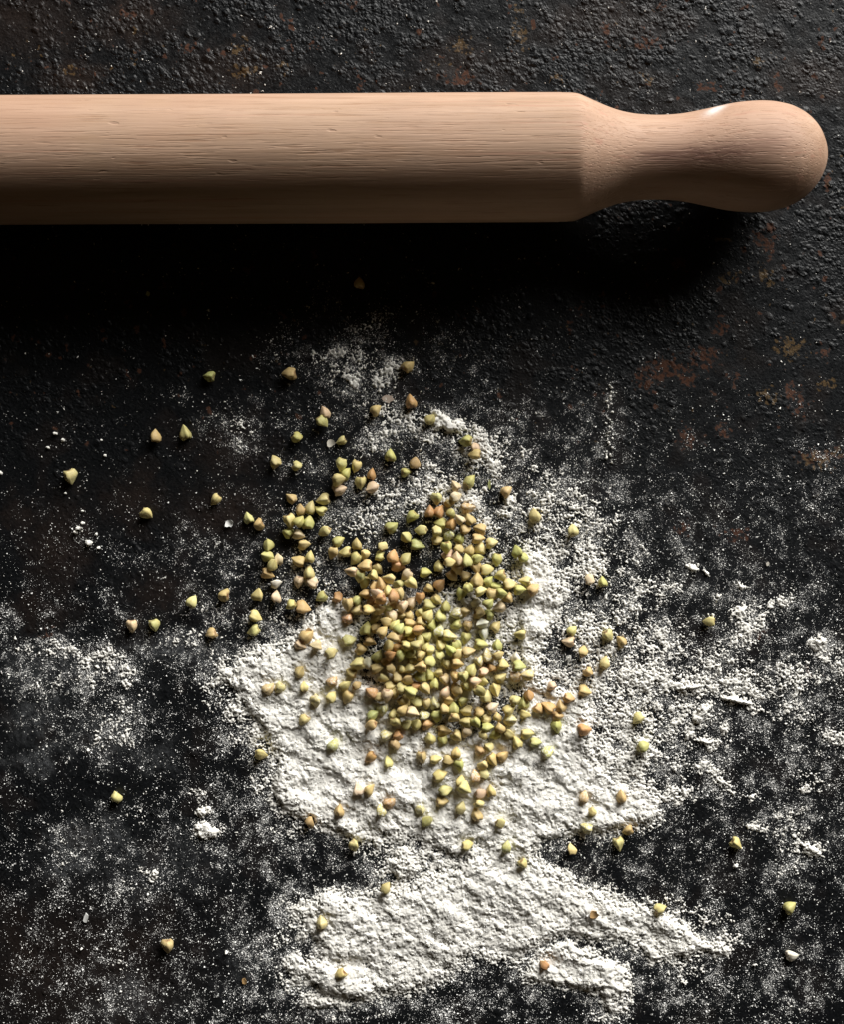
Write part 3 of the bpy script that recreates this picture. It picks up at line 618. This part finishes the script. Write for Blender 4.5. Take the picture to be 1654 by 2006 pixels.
def tip_phrase(p):
    v = p['R'].to_3x3() @ Vector((1, 0, 0)); a = math.degrees(math.atan2(v.y, v.x)) % 360
    return ('tip towards the knob', 'tip towards the pin', 'tip away from the knob', 'tip away from the pin')[int(((a + 45) % 360) // 90)]
from collections import Counter
for p in single:
    p['label'] = f"{CNAME[p['c']]} groat {context(p)}, {tip_phrase(p)}"
    for (sx, sy, sl) in SPECIAL:
        if (p['x'] - sx) ** 2 + (p['y'] - sy) ** 2 < 7 ** 2: p['label'] = sl
def refine(fn):
    cnt_ = Counter(p['label'] for p in single)
    for p in single:
        if cnt_[p['label']] > 1:
            new = p['label'] + fn(p)
            if len(new.split()) <= 16: p['label'] = new
def beside(p):
    c_ = sorted(single, key=lambda r: (r['x'] - p['x']) ** 2 + (r['y'] - p['y']) ** 2)[1]
    n_ = CNAME[c_['c']]; return f", beside {'an' if n_[0] == 'o' else 'a'} {n_} one"
def size(p): return ', large' if p['s'] > 1.12 else ', small' if p['s'] < 1.02 else ''
refine(beside); refine(size)
for p in single:
    o = obj('buckwheat_groat', GM[p['k']][3])
    o.matrix_world = Matrix.Translation((float(WX(p['x'])) * p['kx'], float(WY(p['y'])) * p['kx'], p['z'])) @ p['R'] @ Matrix.Scale(p['s'], 4)
    fl_ = float(sample(flour_h, p['x'], p['y'])) > 0.0004 and p['z'] - float(sample(ground, p['x'], p['y'])) < 0.0028
    o.color = (*[float(v) for v in p['t']], float(1 - (grng.uniform(0.2, 0.9) if fl_ and grng.random() < 0.35 else grng.uniform(0, 0.12))))
    tag(o, p['label'], 'groat', GROUP)
if rest:
    C_, F_, Hh, Tt = [], [], [], []; base_i = 0
    for p in rest:
        co_ = (GM[p['k']][0] * p['s']) @ np.array(p['R'].to_3x3()).T + (float(WX(p['x'])) * p['kx'], float(WY(p['y'])) * p['kx'], p['z'])
        C_.append(co_); F_.append(GM[p['k']][1] + base_i); Hh.append(GM[p['k']][2]); Tt.append(np.repeat([p['t']], len(co_), 0)); base_i += len(co_)
    gs = obj('buckwheat_groats', mesh_np('buckwheat_groats', np.concatenate(C_), np.concatenate(F_), M_GROAT_S, True, {'hilum': np.concatenate(Hh), 'tint': np.concatenate(Tt)}))
    tag(gs, 'remaining groats lying under and between the others in the heap', 'groats', kind='stuff')

print('groats', len(placed), 'single', len(single))

# ------------------------------------------------------------------ flakes and chips among the groats
def flake_mat(name, colr):
    m = NT(name); n = m.noise(m.objco(), 1800, 3, 0.6)
    m.l(m.mix(m.ramp(n, [(0.35, 0.4), (0.6, 0.0)]), colr, tuple(v * 0.55 for v in colr)), m.b.inputs['Base Color'])
    m.b.inputs['Roughness'].default_value = 0.6; return m.m
MF = {'bran': flake_mat('pale_bran', (0.62, 0.58, 0.50)), 'pink': flake_mat('pink_bran', (0.55, 0.44, 0.36)), 'tan': flake_mat('tan_bran', (0.45, 0.28, 0.12)), 'white': flake_mat('white_starch', (0.80, 0.80, 0.77)), 'green': flake_mat('green_bran', (0.35, 0.37, 0.14))}
frng = np.random.default_rng(5)
def flake(name, px, py, lx, ly, rot, mat, label, curl=0.25, th=0.00022):
    n = 14; a = np.linspace(0, 2 * math.pi, n, endpoint=False)
    r = 1 + frng.normal(0, 0.13, n)
    rings = [(0.35, 1), (0.75, 1), (1.0, 1), (1.0, 0), (0.75, 0), (0.35, 0)]
    co = []
    for f, top in rings:
        x = f * r * np.cos(a) * lx * S; y = f * r * np.sin(a) * ly * S
        zc = curl * ((x / (lx * S)) ** 2) * lx * S * 0.6 + curl * 0.3 * (y)
        co.append(np.c_[x, y, zc + (th if top else 0)])
    co = np.concatenate(co + [np.array([[0, 0, th]]), np.array([[0, 0, 0]])])
    co[:, 2] -= co[:, 2].min()
    i = np.arange(6 * n).reshape(6, n); ir = np.roll(i, -1, 1); fs = []
    for k in range(5): fs += [(int(i[k, j]), int(i[k + 1, j]), int(ir[k + 1, j]), int(ir[k, j])) for j in range(n)]
    fs += [(6 * n, int(i[0, j]), int(ir[0, j])) for j in range(n)] + [(6 * n + 1, int(ir[5, j]), int(i[5, j])) for j in range(n)]
    me = bpy.data.meshes.new(name); me.from_pydata([tuple(v) for v in co], [], fs); me.materials.append(MF[mat]); me.update()
    o = obj(name, me); o.location = (float(WX(px)), float(WY(py)), float(sample(HM, px, py)) - 0.00003); o.rotation_euler = (0, 0, RAD(rot))
    tag(o, label, 'flake')
flake('bran_flake', 648, 868, 9, 7, 20, 'bran', 'thin pale curled bran flake beside a groat on dark tray', 0.5)
flake('bran_flake', 760, 781, 12, 8, -5, 'pink', 'pinkish flat bran flake lying on dim flour dust', 0.15)
flake('starch_flake', 790, 1448, 11, 7, 15, 'white', 'bright white flake standing in the flour beside two brownish groats', 0.4)
flake('bran_sliver', 960, 949, 3.2, 10, 3, 'green', 'narrow greenish sliver on dusted tray near a tan groat', 0.3)
flake('husk_chip', 478, 1922, 4, 6, 20, 'tan', 'tiny tan husk chip alone on the dusted tray', 0.4, 0.0004)
flake('starch_chip', 168, 1798, 4.5, 10, -8, 'white', 'small white pointed chip alone on the dusted tray', 0.3, 0.0006)
flake('husk_chip', 1163, 1787, 8, 9, 30, 'tan', 'tan husk chip caked with flour in the long flour ridge', 0.5, 0.0006)
flake('starch_chip', 449, 1025, 8, 7, 40, 'white', 'broken white chip on bare tray beside a pair of groats', 0.8, 0.0006)
flake('husk_chip', 290, 576, 4, 5, 0, 'green', 'tiny greenish husk chip in the pin\'s deep shadow', 0.3, 0.0005)
flake('husk_chip', 606, 1235, 6, 6, 10, 'tan', 'small brown husk chip touching a tan groat on the flour', 0.3, 0.0006)
flake('husk_chip', 1505, 1105, 3, 4, 0, 'bran', 'tiny straw-coloured crumb alone on dark dusted tray', 0.2, 0.0005)
